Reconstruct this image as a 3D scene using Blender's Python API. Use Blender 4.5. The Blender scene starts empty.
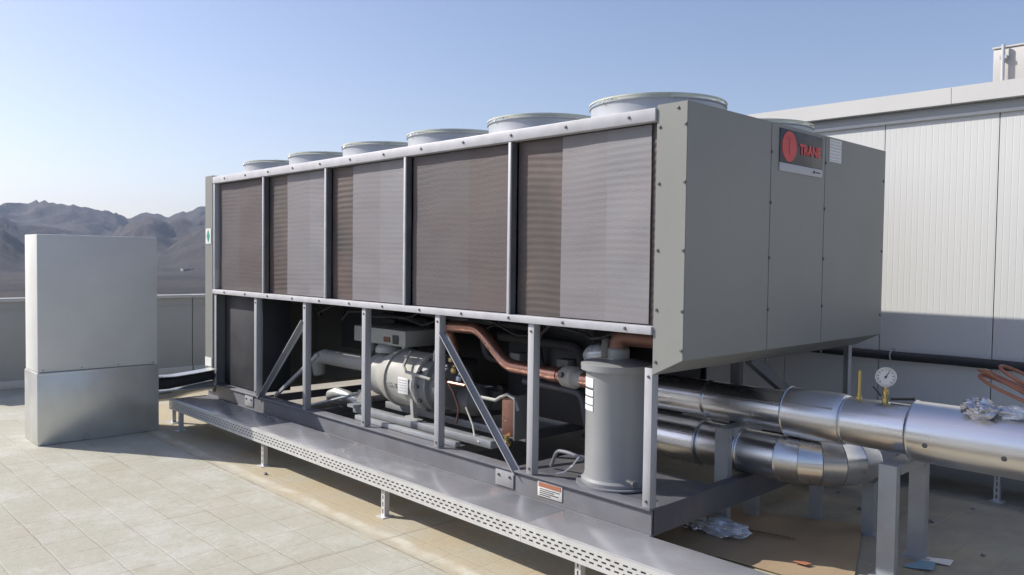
import bpy, bmesh, math, random
from mathutils import Vector, Matrix, noise
random.seed(7)
S = bpy.context.scene
COL = S.collection
R = math.radians

# ------------------------------------------------------------------ materials
def nd(nt, t, **kw):
    n = nt.nodes.new(t)
    for k, v in kw.items():
        if k in n.inputs: n.inputs[k].default_value = v
        else: setattr(n, k, v)
    return n

def pbr(name, col, rough=.5, metal=0., var=.12, vscale=4., bump=0., bscale=60., stain=None, stain_amt=.5,
        stain_scale=2., rvar=.08, stretch=(1, 1, 1), spec=.5, det=6.):
    m = bpy.data.materials.new(name); m.use_nodes = True
    nt = m.node_tree; L = nt.links.new
    b = nt.nodes['Principled BSDF']
    b.inputs['Metallic'].default_value = metal
    b.inputs['Specular IOR Level'].default_value = spec
    tc = nd(nt, 'ShaderNodeTexCoord'); mp = nd(nt, 'ShaderNodeMapping'); mp.inputs['Scale'].default_value = stretch
    geo = nd(nt, 'ShaderNodeNewGeometry')
    L(geo.outputs['Position'], mp.inputs['Vector'])
    n1 = nd(nt, 'ShaderNodeTexNoise', Scale=vscale, Detail=det, Roughness=.55); L(mp.outputs[0], n1.inputs['Vector'])
    r1 = nd(nt, 'ShaderNodeMapRange'); r1.inputs['From Min'].default_value = .3; r1.inputs['From Max'].default_value = .7
    r1.inputs['To Min'].default_value = 1 - var; r1.inputs['To Max'].default_value = 1 + var
    L(n1.outputs['Fac'], r1.inputs['Value'])
    mul = nd(nt, 'ShaderNodeVectorMath', operation='SCALE'); mul.inputs[0].default_value = col
    L(r1.outputs[0], mul.inputs['Scale'])
    out = mul.outputs[0]
    if stain:
        n2 = nd(nt, 'ShaderNodeTexNoise', Scale=stain_scale, Detail=det + 2, Roughness=.6); L(mp.outputs[0], n2.inputs['Vector'])
        r2 = nd(nt, 'ShaderNodeMapRange'); r2.inputs['From Min'].default_value = .42 if metal > .5 else .48; r2.inputs['From Max'].default_value = .7
        r2.inputs['To Max'].default_value = stain_amt; L(n2.outputs['Fac'], r2.inputs['Value'])
        mx = nd(nt, 'ShaderNodeMix', data_type='RGBA'); L(r2.outputs[0], mx.inputs[0]); L(out, mx.inputs[6])
        mx.inputs[7].default_value = (*stain, 1); out = mx.outputs[2]
    L(out, b.inputs['Base Color'])
    r3 = nd(nt, 'ShaderNodeMapRange'); r3.inputs['From Min'].default_value = .3; r3.inputs['From Max'].default_value = .7
    r3.inputs['To Min'].default_value = max(0, rough - rvar); r3.inputs['To Max'].default_value = min(1, rough + rvar)
    L(n1.outputs['Fac'], r3.inputs['Value']); L(r3.outputs[0], b.inputs['Roughness'])
    if bump:
        n4 = nd(nt, 'ShaderNodeTexNoise', Scale=bscale, Detail=4.); L(mp.outputs[0], n4.inputs['Vector'])
        bp = nd(nt, 'ShaderNodeBump', Strength=bump, Distance=.01); L(n4.outputs['Fac'], bp.inputs['Height'])
        L(bp.outputs[0], b.inputs['Normal'])
    return m

M = {}
M['panel'] = pbr('painted_panel', (.235, .24, .225), .45, 0, .05, 1.3, .10, 2.2, (.215, .215, .20), .4, 1.2, stretch=(1, 1, .5))
M['panel_low'] = pbr('painted_panel_matt', (.33, .345, .335), .5, 0, .05, 3)
M['rail'] = pbr('galvanised_rail', (.50, .50, .525), .5, .1, .07, 9, .03, 80, (.42, .41, .40), .4, 6)
M['post'] = pbr('galvanised_post', (.40, .405, .425), .5, .1, .1, 10, .04, 80, (.33, .32, .31), .5, 5, stretch=(1, 1, .4))
M['base'] = pbr('base_steel', (.20, .205, .23), .55, .1, .12, 5, .05, 60, (.20, .185, .17), .5, 3)
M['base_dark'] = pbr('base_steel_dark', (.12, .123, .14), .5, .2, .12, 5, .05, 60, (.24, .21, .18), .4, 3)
M['deck'] = pbr('walkway_sheet', (.45, .455, .48), .22, .45, .08, 1.6, 0, 12, (.34, .34, .35), .5, 2.6, .08, det=3.)
M['lip'] = pbr('slotted_channel', (.60, .60, .59), .42, .3, .06, 8)
M['screen'] = pbr('screen_mesh', (.20, .19, .198), .55, .15, .07, 2.2, .2, 110, (.20, .18, .185), .5, 2.5, stretch=(.7, 1, 2))
M['screen_b'] = pbr('screen_mesh_pale', (.213, .209, .222), .55, .15, .07, 2.6, .2, 110, (.23, .20, .20), .5, 1.9, stretch=(.7, 1, 2))
M['screen_c'] = pbr('screen_mesh_dark', (.108, .096, .098), .55, .15, .08, 2.2, .25, 110, (.115, .088, .088), .6, 1.6, stretch=(.7, 1, 2))
M['screen_d'] = pbr('screen_mesh_brown', (.102, .085, .083), .55, .15, .08, 2.2, .25, 110, (.12, .082, .080), .6, 1.4, stretch=(.7, 1, 2))
M['fins'] = pbr('coil_fins', (.100, .086, .080), .5, .3, .1, 3, 0, 60, (.16, .10, .085), .55, 1.5)
M['fins_b'] = pbr('coil_fins_grey', (.13, .12, .125), .5, .3, .1, 3, 0, 60, (.15, .115, .10), .6, 1.1)
M['fan'] = pbr('fan_shroud', (.50, .52, .55), .45, .25, .06, 4)
M['wire'] = pbr('guard_wire', (.60, .62, .52), .4, .1, .1, 10)
M['blade'] = pbr('fan_blade', (.06, .065, .075), .45, 0, .1, 6)
M['black'] = pbr('black_insulation', (.035, .036, .042), .75, 0, .25, 7, .2, 30, (.06, .055, .05), .5, 4)
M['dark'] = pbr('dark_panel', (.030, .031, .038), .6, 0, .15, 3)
M['comp'] = pbr('cast_paint_beige', (.38, .377, .35), .5, 0, .07, 5, .15, 25, (.30, .275, .235), .5, 4)
M['comp_dark'] = pbr('cast_paint_dark', (.16, .165, .165), .5, 0, .1, 6, .15, 25)
M['cabinet'] = pbr('control_box_paint', (.40, .40, .37), .5, 0, .06, 5)
M['vessel'] = pbr('vessel_paint', (.29, .297, .305), .42, .1, .05, 4, .04, 30, (.4, .38, .34), .3, 3)
M['copper'] = pbr('copper', (.56, .31, .235), .33, .85, .18, 9, .05, 50, (.27, .13, .095), .55, 5, .1)
M['copper_old'] = pbr('aged_copper', (.20, .105, .08), .5, .6, .2, 9)
M['brass'] = pbr('brass', (.62, .47, .18), .35, .8, .1, 9)
M['steel'] = pbr('bright_cladding', (.74, .745, .76), .28, 1., .05, 3, rvar=.05, stretch=(.6, 2, 2), det=2.)
M['steel_b'] = pbr('bright_cladding_smeared', (.72, .725, .74), .31, 1., .06, 2.5, rvar=.06, det=2.)
M['galv'] = pbr('galvanised_sheet', (.62, .63, .61), .33, .6, .09, 2.5, 0, 9, (.52, .50, .43), .6, 1.6, .08, det=3.)
M['box'] = pbr('duct_paint', (.66, .66, .63), .7, 0, .04, 2.5, 0, 30, (.56, .56, .55), .5, 1.5)
M['stand'] = pbr('support_steel', (.36, .38, .40), .45, .3, .08, 6, .04, 60, (.28, .27, .26), .4, 5)
M['wall'] = pbr('wall_panel', (.665, .67, .65), .45, 0, .02, .7, 0, 30, (.70, .70, .67), .4, .8, stretch=(1, 1, .25))
M['fascia'] = pbr('fascia_panel', (.66, .655, .63), .45, 0, .025, 1)
M['gutter'] = pbr('gutter_panel', (.44, .455, .47), .45, 0, .03, 1)
M['parapet'] = pbr('parapet_panel', (.37, .37, .35), .55, 0, .05, 1.5, 0, 30, (.29, .28, .26), .4, 1.2)
M['parapet_cap'] = pbr('parapet_cap', (.50, .50, .48), .5, 0, .05, 2)
M['block'] = pbr('block_panel', (.40, .39, .375), .5, 0, .03, 1)
M['rubber'] = pbr('rubber', (.03, .03, .034), .6, 0, .2, 9)
M['white'] = pbr('white_label', (.74, .74, .72), .5, 0, .03, 20)
M['grey_label'] = pbr('grey_label', (.50, .50, .52), .5, 0, .03, 20)
M['logo_black'] = pbr('badge_dark', (.035, .04, .05), .4, 0, .05, 10)
M['logo_red'] = pbr('badge_red', (.62, .045, .05), .4, 0, .04, 10)
M['logo_deep'] = pbr('badge_deep_red', (.50, .035, .04), .4, 0, .04, 10)
M['ink'] = pbr('ink', (.05, .05, .055), .5, 0, .03, 10)
M['orange'] = pbr('orange_print', (.42, .17, .10), .5, 0, .05, 10)
M['green'] = pbr('green_print', (.05, .33, .20), .5, 0, .05, 10)
M['bolt'] = pbr('bolt_steel', (.13, .13, .135), .5, .5, .1, 30)
M['card'] = pbr('cardboard', (.36, .27, .17), .8, 0, .08, 6, .15, 15, (.26, .18, .11), .5, 3)
M['foil'] = pbr('crumpled_foil', (.62, .62, .64), .36, 1., .05, 12)
M['plastic'] = pbr('clear_wrap', (.60, .64, .70), .25, .3, .1, 12)
M['blue'] = pbr('blue_wrap', (.20, .36, .48), .4, 0, .1, 12)
M['hose'] = pbr('copper_hose', (.33, .14, .085), .45, .25, .15, 14)
M['house'] = pbr('far_render', (.33, .30, .27), .8, 0, .05, .2)
M['house_roof'] = pbr('far_roof', (.35, .30, .27), .8, 0, .05, .2)
M['window'] = pbr('far_window', (.05, .06, .07), .3, 0, .05, .2)

def ground_mat():
    m = bpy.data.materials.new('concrete_pavers'); m.use_nodes = True
    nt = m.node_tree; L = nt.links.new; b = nt.nodes['Principled BSDF']
    b.inputs['Roughness'].default_value = .85
    geo = nd(nt, 'ShaderNodeNewGeometry')
    P = geo.outputs['Position']
    wob = nd(nt, 'ShaderNodeTexNoise', Scale=5., Detail=4.); L(P, wob.inputs['Vector'])
    wsc = nd(nt, 'ShaderNodeVectorMath', operation='MULTIPLY_ADD'); L(wob.outputs['Color'], wsc.inputs[0])
    wsc.inputs[1].default_value = (.022, .022, 0); L(P, wsc.inputs[2])
    off = nd(nt, 'ShaderNodeVectorMath', operation='ADD'); L(wsc.outputs[0], off.inputs[0]); off.inputs[1].default_value = (102.70 + .128 - .004, 102.03 + .010, 0)
    br = nd(nt, 'ShaderNodeTexBrick', offset=0., squash=1.)
    br.inputs['Scale'].default_value = 1.; br.inputs['Brick Width'].default_value = .256; br.inputs['Row Height'].default_value = .256
    br.inputs['Mortar Size'].default_value = .009; br.inputs['Mortar Smooth'].default_value = .8; br.inputs['Bias'].default_value = 0
    br.inputs['Color1'].default_value = (.42, .395, .315, 1); br.inputs['Color2'].default_value = (.445, .43, .355, 1)
    br.inputs['Mortar'].default_value = (.345, .315, .25, 1)
    L(off.outputs[0], br.inputs['Vector'])
    def noise_(s, d=6., r=.6, v=P):
        n = nd(nt, 'ShaderNodeTexNoise', Scale=s, Detail=d, Roughness=r); L(v, n.inputs['Vector']); return n.outputs['Fac']
    def rng(v, a, b_, c=0., d=1.):
        r = nd(nt, 'ShaderNodeMapRange'); L(v, r.inputs['Value'])
        for k, x in zip(('From Min', 'From Max', 'To Min', 'To Max'), (a, b_, c, d)): r.inputs[k].default_value = x
        return r.outputs[0]
    def mix(f, a, c, mode='MIX'):
        x = nd(nt, 'ShaderNodeMix', data_type='RGBA', blend_type=mode); L(f, x.inputs[0]); L(a, x.inputs[6])
        if isinstance(c, tuple): x.inputs[7].default_value = (*c, 1)
        else: L(c, x.inputs[7])
        return x.outputs[2]
    def mth(op, a, b_=None):
        x = nd(nt, 'ShaderNodeMath', operation=op)
        for i, v in enumerate((a, b_)):
            if v is None: continue
            if isinstance(v, (int, float)): x.inputs[i].default_value = v
            else: L(v, x.inputs[i])
        return x.outputs[0]
    c = br.outputs['Color']
    # cement slurry hides many joints, pale patches of whitewash, sand-yellow stain by the chiller
    c = mix(rng(noise_(2.3), .40, .56, 0, .9), c, (.43, .42, .34))
    c = mix(rng(noise_(1.3, 9, .8), .48, .60, 0, .62), c, (.54, .54, .49))
    sx = nd(nt, 'ShaderNodeSeparateXYZ'); L(P, sx.inputs[0])
    X, Y = sx.outputs[0], sx.outputs[1]
    strip = mth('MULTIPLY', rng(Y, -.95, -.82), rng(noise_(1.7, 5), .36, .56, .25, .9))
    c = mix(strip, c, (.45, .375, .245))
    # trowelled mortar seams: along the walkway and one across
    wy = mth('ADD', Y, rng(noise_(2.2, 3), 0, 1, -.07, .07))
    d1 = mth('ABSOLUTE', mth('ADD', wy, .80))
    seam = mth('MULTIPLY', rng(d1, .06, .02), rng(noise_(4, 4), .35, .6, .2, .9))
    c = mix(seam, c, (.60, .565, .46))
    d2 = mth('ABSOLUTE', mth('ADD', mth('ADD', Y, rng(noise_(9, 3), 0, 1, -.012, .012)), .885))
    c = mix(mth('MULTIPLY', rng(d2, .010, .004), rng(noise_(3, 3), .4, .6, .1, .7)), c, (.20, .175, .14))
    d3 = mth('ABSOLUTE', mth('ADD', mth('ADD', X, rng(noise_(7, 3), 0, 1, -.015, .015)), 1.44))
    c = mix(mth('MULTIPLY', rng(d3, .012, .004), .55), c, (.22, .19, .15))
    # fine dirt and speckles
    c = mix(rng(noise_(14, 8, .75), .50, .72, 0, .45), c, (.33, .31, .24))
    sp = rng(noise_(90, 2), .70, .78, 0, .6)
    c = mix(sp, c, (.18, .16, .13))
    # darker, browner ground under the pipes and beyond
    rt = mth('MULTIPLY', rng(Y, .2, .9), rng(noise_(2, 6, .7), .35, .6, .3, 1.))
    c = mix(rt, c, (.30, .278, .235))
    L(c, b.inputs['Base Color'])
    bp = nd(nt, 'ShaderNodeBump', Strength=.4, Distance=.01)
    h = mth('ADD', mth('ADD', noise_(22, 6, .7), mth('MULTIPLY', noise_(120, 4, .8), .6)), mth('MULTIPLY', br.outputs['Fac'], -.5))
    L(h, bp.inputs['Height']); L(bp.outputs[0], b.inputs['Normal'])
    return m
M['ground'] = ground_mat()

def terrain_mat():
    m = bpy.data.materials.new('dry_hills'); m.use_nodes = True
    nt = m.node_tree; L = nt.links.new; b = nt.nodes['Principled BSDF']; b.inputs['Roughness'].default_value = .95
    geo = nd(nt, 'ShaderNodeNewGeometry')
    n = nd(nt, 'ShaderNodeTexNoise', Scale=.006, Detail=10., Roughness=.65); L(geo.outputs['Position'], n.inputs['Vector'])
    cr = nd(nt, 'ShaderNodeValToRGB'); L(n.outputs['Fac'], cr.inputs[0])
    cr.color_ramp.elements[0].position = .35; cr.color_ramp.elements[0].color = (.016, .014, .015, 1)
    cr.color_ramp.elements[1].position = .68; cr.color_ramp.elements[1].color = (.075, .060, .052, 1)
    L(cr.outputs[0], b.inputs['Base Color'])
    n2 = nd(nt, 'ShaderNodeTexNoise', Scale=.022, Detail=9., Roughness=.7); L(geo.outputs['Position'], n2.inputs['Vector'])
    bp = nd(nt, 'ShaderNodeBump', Strength=1., Distance=14.); L(n2.outputs['Fac'], bp.inputs['Height']); L(bp.outputs[0], b.inputs['Normal'])
    return m
M['terrain'] = terrain_mat()

# ------------------------------------------------------------------ mesh builder
class B:
    def __init__(s): s.bm = bmesh.new()
    def box(s, x0, x1, y0, y1, z0, z1, bev=0.):
        r = bmesh.ops.create_cube(s.bm, size=1)
        vs = r['verts']
        for v in vs: v.co = Vector(((x0 + x1) / 2 + v.co.x * (x1 - x0), (y0 + y1) / 2 + v.co.y * (y1 - y0), (z0 + z1) / 2 + v.co.z * (z1 - z0)))
        if bev:
            es = list({e for v in vs for e in v.link_edges})
            bmesh.ops.bevel(s.bm, geom=es, offset=bev, segments=2, affect='EDGES', profile=.5)
        return s
    def bar(s, p0, p1, w, h, up=(0, 0, 1), bev=0.):
        p0, p1 = Vector(p0), Vector(p1); d = (p1 - p0); l = d.length; d.normalize()
        side = d.cross(Vector(up)).normalized(); u = side.cross(d)
        r = bmesh.ops.create_cube(s.bm, size=1); vs = r['verts']
        c = (p0 + p1) / 2
        for v in vs: v.co = c + d * v.co.x * l + side * v.co.y * w + u * v.co.z * h
        if bev:
            es = list({e for v in vs for e in v.link_edges})
            bmesh.ops.bevel(s.bm, geom=es, offset=bev, segments=2, affect='EDGES')
        return s
    def prism(s, pts, ax, a0, a1):
        """polygon pts in the plane normal to axis ax, extruded from a0 to a1"""
        def mk(p, a):
            q = list(p); q.insert(ax, a); return s.bm.verts.new(q)
        A = [mk(p, a0) for p in pts]; C_ = [mk(p, a1) for p in pts]
        n = len(pts); s.bm.faces.new(A); s.bm.faces.new(C_[::-1])
        for i in range(n): s.bm.faces.new((A[i], A[(i + 1) % n], C_[(i + 1) % n], C_[i]))
        return s
    def rings(s, pts, radii, seg=24, caps=True, closed=False):
        """tube through pts with radii"""
        pts = [Vector(p) for p in pts]; n = len(pts)
        if not hasattr(radii, '__len__'): radii = [radii] * n
        t = []
        for i in range(n):
            a = pts[(i - 1) % n] if (closed or i > 0) else pts[i]
            b_ = pts[(i + 1) % n] if (closed or i < n - 1) else pts[i]
            d = b_ - a
            if d.length < 1e-9: d = t[-1] if t else Vector((0, 0, 1))
            t.append(d.normalized())
        u = t[0].orthogonal().normalized(); R_ = []
        for i in range(n):
            u = (u - t[i] * u.dot(t[i]))
            if u.length < 1e-6: u = t[i].orthogonal()
            u.normalize(); w = t[i].cross(u)
            R_.append([s.bm.verts.new(pts[i] + (u * math.cos(2 * math.pi * k / seg) + w * math.sin(2 * math.pi * k / seg)) * radii[i]) for k in range(seg)])
        m = n if closed else n - 1
        for i in range(m):
            a, b_ = R_[i], R_[(i + 1) % n]
            for k in range(seg): s.bm.faces.new((a[k], a[(k + 1) % seg], b_[(k + 1) % seg], b_[k]))
        if caps and not closed:
            s.bm.faces.new(R_[0][::-1]); s.bm.faces.new(R_[-1])
        return s
    def lathe(s, base, axis, prof, seg=32, caps=True):
        """prof: (distance along axis, radius)"""
        base = Vector(base); axis = Vector(axis).normalized(); u = axis.orthogonal().normalized(); w = axis.cross(u)
        R_ = []
        for h, r in prof:
            R_.append([s.bm.verts.new(base + axis * h + (u * math.cos(2 * math.pi * k / seg) + w * math.sin(2 * math.pi * k / seg)) * r) for k in range(seg)])
        for a, b_ in zip(R_, R_[1:]):
            for k in range(seg): s.bm.faces.new((a[k], a[(k + 1) % seg], b_[(k + 1) % seg], b_[k]))
        if caps: s.bm.faces.new(R_[0][::-1]); s.bm.faces.new(R_[-1])
        return s
    def circle(s, c, axis, r, wr, seg=40, ws=5):
        axis = Vector(axis).normalized(); u = axis.orthogonal().normalized(); w = axis.cross(u); c = Vector(c)
        return s.rings([c + (u * math.cos(2 * math.pi * k / seg) + w * math.sin(2 * math.pi * k / seg)) * r for k in range(seg)], wr, ws, closed=True)
    def quad(s, *p):
        s.bm.faces.new([s.bm.verts.new(q) for q in p]); return s
    def build(s, name, mat, parent=None, smooth=30, fix=True):
        bm = s.bm
        if fix: bmesh.ops.recalc_face_normals(bm, faces=bm.faces)
        xs = [v.co for v in bm.verts]
        lo = Vector([min(v[i] for v in xs) for i in range(3)]); hi = Vector([max(v[i] for v in xs) for i in range(3)])
        c = Vector(((lo.x + hi.x) / 2, (lo.y + hi.y) / 2, (lo.z + hi.z) / 2 if parent else lo.z))
        bmesh.ops.translate(bm, verts=bm.verts, vec=-c)
        me = bpy.data.meshes.new(name); bm.to_mesh(me); bm.free()
        me.materials.append(mat)
        if smooth:
            me.shade_smooth(); me.set_sharp_from_angle(angle=R(smooth))
        o = bpy.data.objects.new(name, me); COL.objects.link(o)
        o['wx'], o['wy'], o['wz'] = c
        if parent:
            o.parent = parent; o.location = c - W(parent)
        else: o.location = c
        return o
def W(o):
    return Vector((o['wx'], o['wy'], o['wz']))
def thing(name, loc, label, cat, group=None):
    o = bpy.data.objects.new(name, None); COL.objects.link(o); o.location = loc; o.empty_display_size = .2
    o['wx'], o['wy'], o['wz'] = loc
    return tag(o, label, cat, group)
def tag(o, label, cat, group=None):
    o['label'] = label; o['category'] = cat
    if group: o['group'] = group
    return o
def struct(o): o['kind'] = 'structure'; return o
def clone(o, delta, parent=None, label=None):
    c = o.copy(); COL.objects.link(c); d = Vector(delta)
    w = W(o) + d; c['wx'], c['wy'], c['wz'] = w
    if parent is None or parent == o.parent:
        c.parent = parent; c.location = o.location + d
    else: c.parent = parent; c.location = w - W(parent)
    for ch in list(o.children):
        k = ch.copy(); COL.objects.link(k); k.parent = c; kw = W(ch) + d; k['wx'], k['wy'], k['wz'] = kw
        for g in list(ch.children):
            q = g.copy(); COL.objects.link(q); q.parent = k
    if label: c['label'] = label
    return c

def text_mesh(body, size, extr, origin, ux, uy, name, mat, parent, bold=0., width=None):
    cu = bpy.data.curves.new(name, 'FONT'); cu.body = body; cu.size = size; cu.extrude = extr; cu.offset = bold
    cu.resolution_u = 3
    tmp = bpy.data.objects.new(name, cu); COL.objects.link(tmp)
    dg = bpy.context.evaluated_depsgraph_get(); dg.update()
    me = bpy.data.meshes.new_from_object(tmp.evaluated_get(dg))
    bpy.data.objects.remove(tmp)
    b = B(); b.bm.from_mesh(me); bpy.data.meshes.remove(me)
    xs = [v.co.x for v in b.bm.verts]; sc = width / (max(xs) - min(xs)) if width else 1; x0 = min(xs)
    ux, uy = Vector(ux), Vector(uy); uz = ux.cross(uy); o = Vector(origin)
    for v in b.bm.verts: v.co = o + ux * (v.co.x - x0) * sc + uy * v.co.y + uz * v.co.z
    return b.build(name, mat, parent, smooth=0)

# ------------------------------------------------------------------ the setting
CAM = Vector((2.74188268, -3.74750703, 1.79718092))
b = B()
b.box(-9.62, 9, -9, 12, -.6, 0)
floor_ = struct(b.build('roof_floor', M['ground'], smooth=0))

# terrain: a polar height field around the roof
def interp(tab, x):
    if x <= tab[0][0]: return tab[0][1]
    for (a, va), (b_, vb) in zip(tab, tab[1:]):
        if x <= b_:
            t = (x - a) / (b_ - a); t = t * t * (3 - 2 * t); return va + (vb - va) * t
    return tab[-1][1]
F = 797.3
Rm = Matrix(((0.69098345, -0.03441333, 0.72205096), (0.72275113, 0.01473234, -0.69095135), (0.01314044, 0.99929909, 0.03505207)))
def az_of(px):
    d = Rm @ Vector((px - 512, 40, -F)); return math.degrees(math.atan2(d.y, d.x))
def hgt(px, py):   # tangent of elevation of a picture point
    d = Rm @ Vector((px - 512, 287.5 - py, -F)); return d.z / math.hypot(d.x, d.y)
sky_l = [(-60, 206), (0, 200), (20, 201), (39, 198), (55, 203), (70, 204), (82, 207), (98, 208), (115, 210.5), (128, 217), (141, 211.5), (154, 212), (168, 216), (185, 211.5), (201, 207.5), (230, 202), (300, 205)]
mid_l = [(-60, 208), (-20, 211), (0, 214), (12, 219), (25, 222), (45, 221), (62, 225), (78, 229), (100, 232), (120, 226), (135, 219), (150, 216), (168, 219), (185, 214), (205, 209), (260, 212)]
near_l = [(-60, 222), (0, 226), (10, 232), (24, 242), (45, 252), (140, 262), (165, 246), (190, 229), (215, 222), (260, 225)]
def crest(tab, D):
    return sorted([(az_of(px), hgt(px, py) * D + CAM.z) for px, py in tab])
c1, c2, c3 = crest(sky_l, 2600), crest(mid_l, 1900), crest(near_l, 1350)
def fbm(x, y, s, o=5):
    return noise.fractal(Vector((x * s, y * s, .3)), 1., 2.1, o)
def terr(az, r):
    x, y = CAM.x + r * math.cos(R(az)), CAM.y + r * math.sin(R(az))
    z = -17 + 1.2 * fbm(x, y, .004)
    amp = min(1, max(0, (r - 900) / 500))
    def ridge(tab, D, wf, wb, seed):
        h = interp(tab, az) + 17
        D2 = D + 60 * math.sin(az * .9 + seed)
        u = (r - D2) / (wf if r < D2 else wb)
        g = max(0, 1 - abs(u)) ** 1.25
        rg = 1 - abs(noise.fractal(Vector((x * .0045 + seed, y * .0045, 1.1)), 1., 2.1, 5)) * .55
        return h * g * (rg * (1 - g ** 6) + g ** 6 * (1 + .02 * noise.noise(Vector((az * 1.5, seed, 0)))))
    zz = max(ridge(c1, 2600, 900, 900, 1.), ridge(c2, 1900, 620, 500, 4.), ridge(c3, 1350, 420, 330, 9.))
    return z + zz - amp * 22 * min(1, noise.fractal(Vector((x * .009, y * .009, 5.)), .9, 2.2, 6) ** 2 * 1.6) * min(1, zz / 40) + amp * 3 * fbm(x, y, .03, 4) * min(1, zz / 20)
bm = bmesh.new()
azs = []
a = 0.
while a < 360:
    azs.append(a); a += .22 if 138 < a < 174 else 2.
rs = [0, 12, 60, 150, 250, 350, 450, 560, 680, 800, 880] + [930 + 24 * i for i in range(82)] + [3000, 3200, 3400, 3600, 4200, 5200]
grid = []
for az in azs:
    row = []
    for r in rs:
        z = terr(az, r) if r > 0 else -17.5
        row.append(bm.verts.new((CAM.x + r * math.cos(R(az)), CAM.y + r * math.sin(R(az)), z)))
    grid.append(row)
for i in range(len(azs)):
    g0, g1 = grid[i], grid[(i + 1) % len(azs)]
    for j in range(len(rs) - 1): bm.faces.new((g0[j], g0[j + 1], g1[j + 1], g1[j]))
b = B(); b.bm.free(); b.bm = bm
bmesh.ops.remove_doubles(bm, verts=[g[0] for g in grid], dist=.01)
terrain = struct(b.build('terrain', M['terrain'], smooth=60))

# small far houses in the valley
def far_house(px, py, w, d, h, label, grp='low pale houses down in the valley'):
    t = hgt(px, py); D = (CAM.z + 17) / -t; az = az_of(px)
    x, y = CAM.x + D * math.cos(R(az)), CAM.y + D * math.sin(R(az)); z0 = -17.8
    th = thing('valley_house', (x, y, z0), label, 'house', grp)
    bb = B(); bb.box(x - w / 2, x + w / 2, y - d / 2, y + d / 2, z0, z0 + h); wl = bb.build('wall', M['house'], th, 0)
    bb = B(); bb.box(x - w / 2 - .3, x + w / 2 + .3, y - d / 2 - .3, y + d / 2 + .3, z0 + h + .01, z0 + h + .5); bb.build('roof', M['house_roof'], th, 0)
    n = max(2, int(d / 4))
    for i in range(n):
        yy = y - d / 2 + (i + .5) * d / n
        bb = B(); bb.box(x + w / 2 + .01, x + w / 2 + .1, yy - .6, yy + .6, z0 + h * .45, z0 + h * .75); bb.build('window', M['window'], th, 0)
far_house(176, 269, 9, 16, 4.5, 'pale long house in the valley, left one by the chiller end')
far_house(187, 271.5, 8, 12, 4, 'pale low house in the valley, middle one and nearest')
far_house(197, 268.5, 7, 9, 4.5, 'small pale house in the valley, right one close to the chiller edge')

# parapet (parallel to Y, x = -9.4): panels, each with its cap
def parapet(y0, y1, label):
    th = thing('parapet_panel', (-9.46, (y0 + y1) / 2, 0), label, 'parapet', 'grey parapet panels along the roof edge')
    bb = B(); bb.box(-9.52, -9.40, y0 + .006, y1 - .006, 0, 1.15, .004)
    bb.box(-9.398, -9.39, y0 + .01, y1 - .01, 1.035, 1.055); bb.build('panel', M['parapet'], th)
    bb = B(); bb.box(-9.56, -9.365, y0 + .003, y1 - .003, 1.152, 1.2, .006); bb.build('cap', M['parapet_cap'], th)
    bb = B(); bb.box(-9.399, -9.37, y0 + .01, y1 - .01, .002, .11, .004); bb.build('skirting', M['parapet_cap'], th)
ys = [-9, -6.6, -4.2, -2.4, -.3, 1.13, 3.6, 6.0, 8.4, 11.9]
labs = ['grey parapet panel on the roof edge far outside left', 'grey parapet panel on the roof edge well left of the grey cabinet', 'grey parapet panel beyond the left picture edge, next to the shortest-looking one',
        'grey parapet panel seen left of the tall grey cabinet', 'grey parapet panel seen between the tall grey cabinet and the chiller',
        'grey parapet panel whose joint shows beside the far end of the chiller', 'grey parapet panel behind the chiller, by the far corner', 'grey parapet panel hidden behind the chiller and hall',
        'grey parapet panel furthest back behind the hall']
for i in range(3, 6): parapet(ys[i], ys[i + 1], labs[i])

# the hall on the right
WY = 3.58
hall = thing('metal_clad_hall', (3.5, WY, 0), 'white metal-clad hall with a ribbed wall and pale roof edge behind the chiller', 'building')
xl, xr = -3.7, 7.7
seams = [x for x in [-.134 + .9 * k for k in range(-3, 9)] if xl < x < xr]
edges = [xl] + seams + [xr]
for a, c in zip(edges, edges[1:]):
    bb = B(); pts = []
    x = a + .004
    n = max(1, int(round((c - a) / .05))); st = (c - a - .008) / n
    for k in range(n):
        x0 = a + .004 + k * st
        pts += [(x0, WY), (x0 + st * .84, WY), (x0 + st * .89, WY + .0008), (x0 + st * .95, WY + .0008)]
    pts.append((c - .004, WY)); pts += [(c - .004, WY + .08), (a + .004, WY + .08)]
    bb.prism(pts, 2, .02, 3.10); bb.build('wall_panel', M['wall'], hall, 0)
b = B(); b.box(xl, xr, WY + .082, 9.5, 0, 3.1); b.build('wall_core', M['gutter'], hall, 0)
b = B(); b.box(xl, xr, WY - .025, WY - .002, 0, .10, .003); b.build('plinth_flashing', M['gutter'], hall)
b = B(); b.box(xl - .02, xr, WY - .03, WY - .002, 3.035, 3.062, .004); b.build('trim', M['wall'], hall)
b = B(); b.box(xl - .02, xr, WY - .012, WY - .001, 3.064, 3.135, .003); b.build('soffit_band', M['gutter'], hall)
fx = [xl - .05, -2.1, .43, 2.9, 5.3, xr]
for a, c in zip(fx, fx[1:]):
    b = B(); b.prism([(WY - .10, 3.137), (WY - .105, 3.272), (WY + .3, 3.30), (WY + .3, 3.137)], 0, a + .002, c - .002); b.build('fascia', M['fascia'], hall, 0)
b = B(); b.prism([(WY + .302, 3.12), (WY + .302, 3.29), (6.6, 3.55), (9.6, 3.29), (9.6, 3.12)], 0, xl, xr); b.build('roof', M['fascia'], hall, 0)
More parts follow.
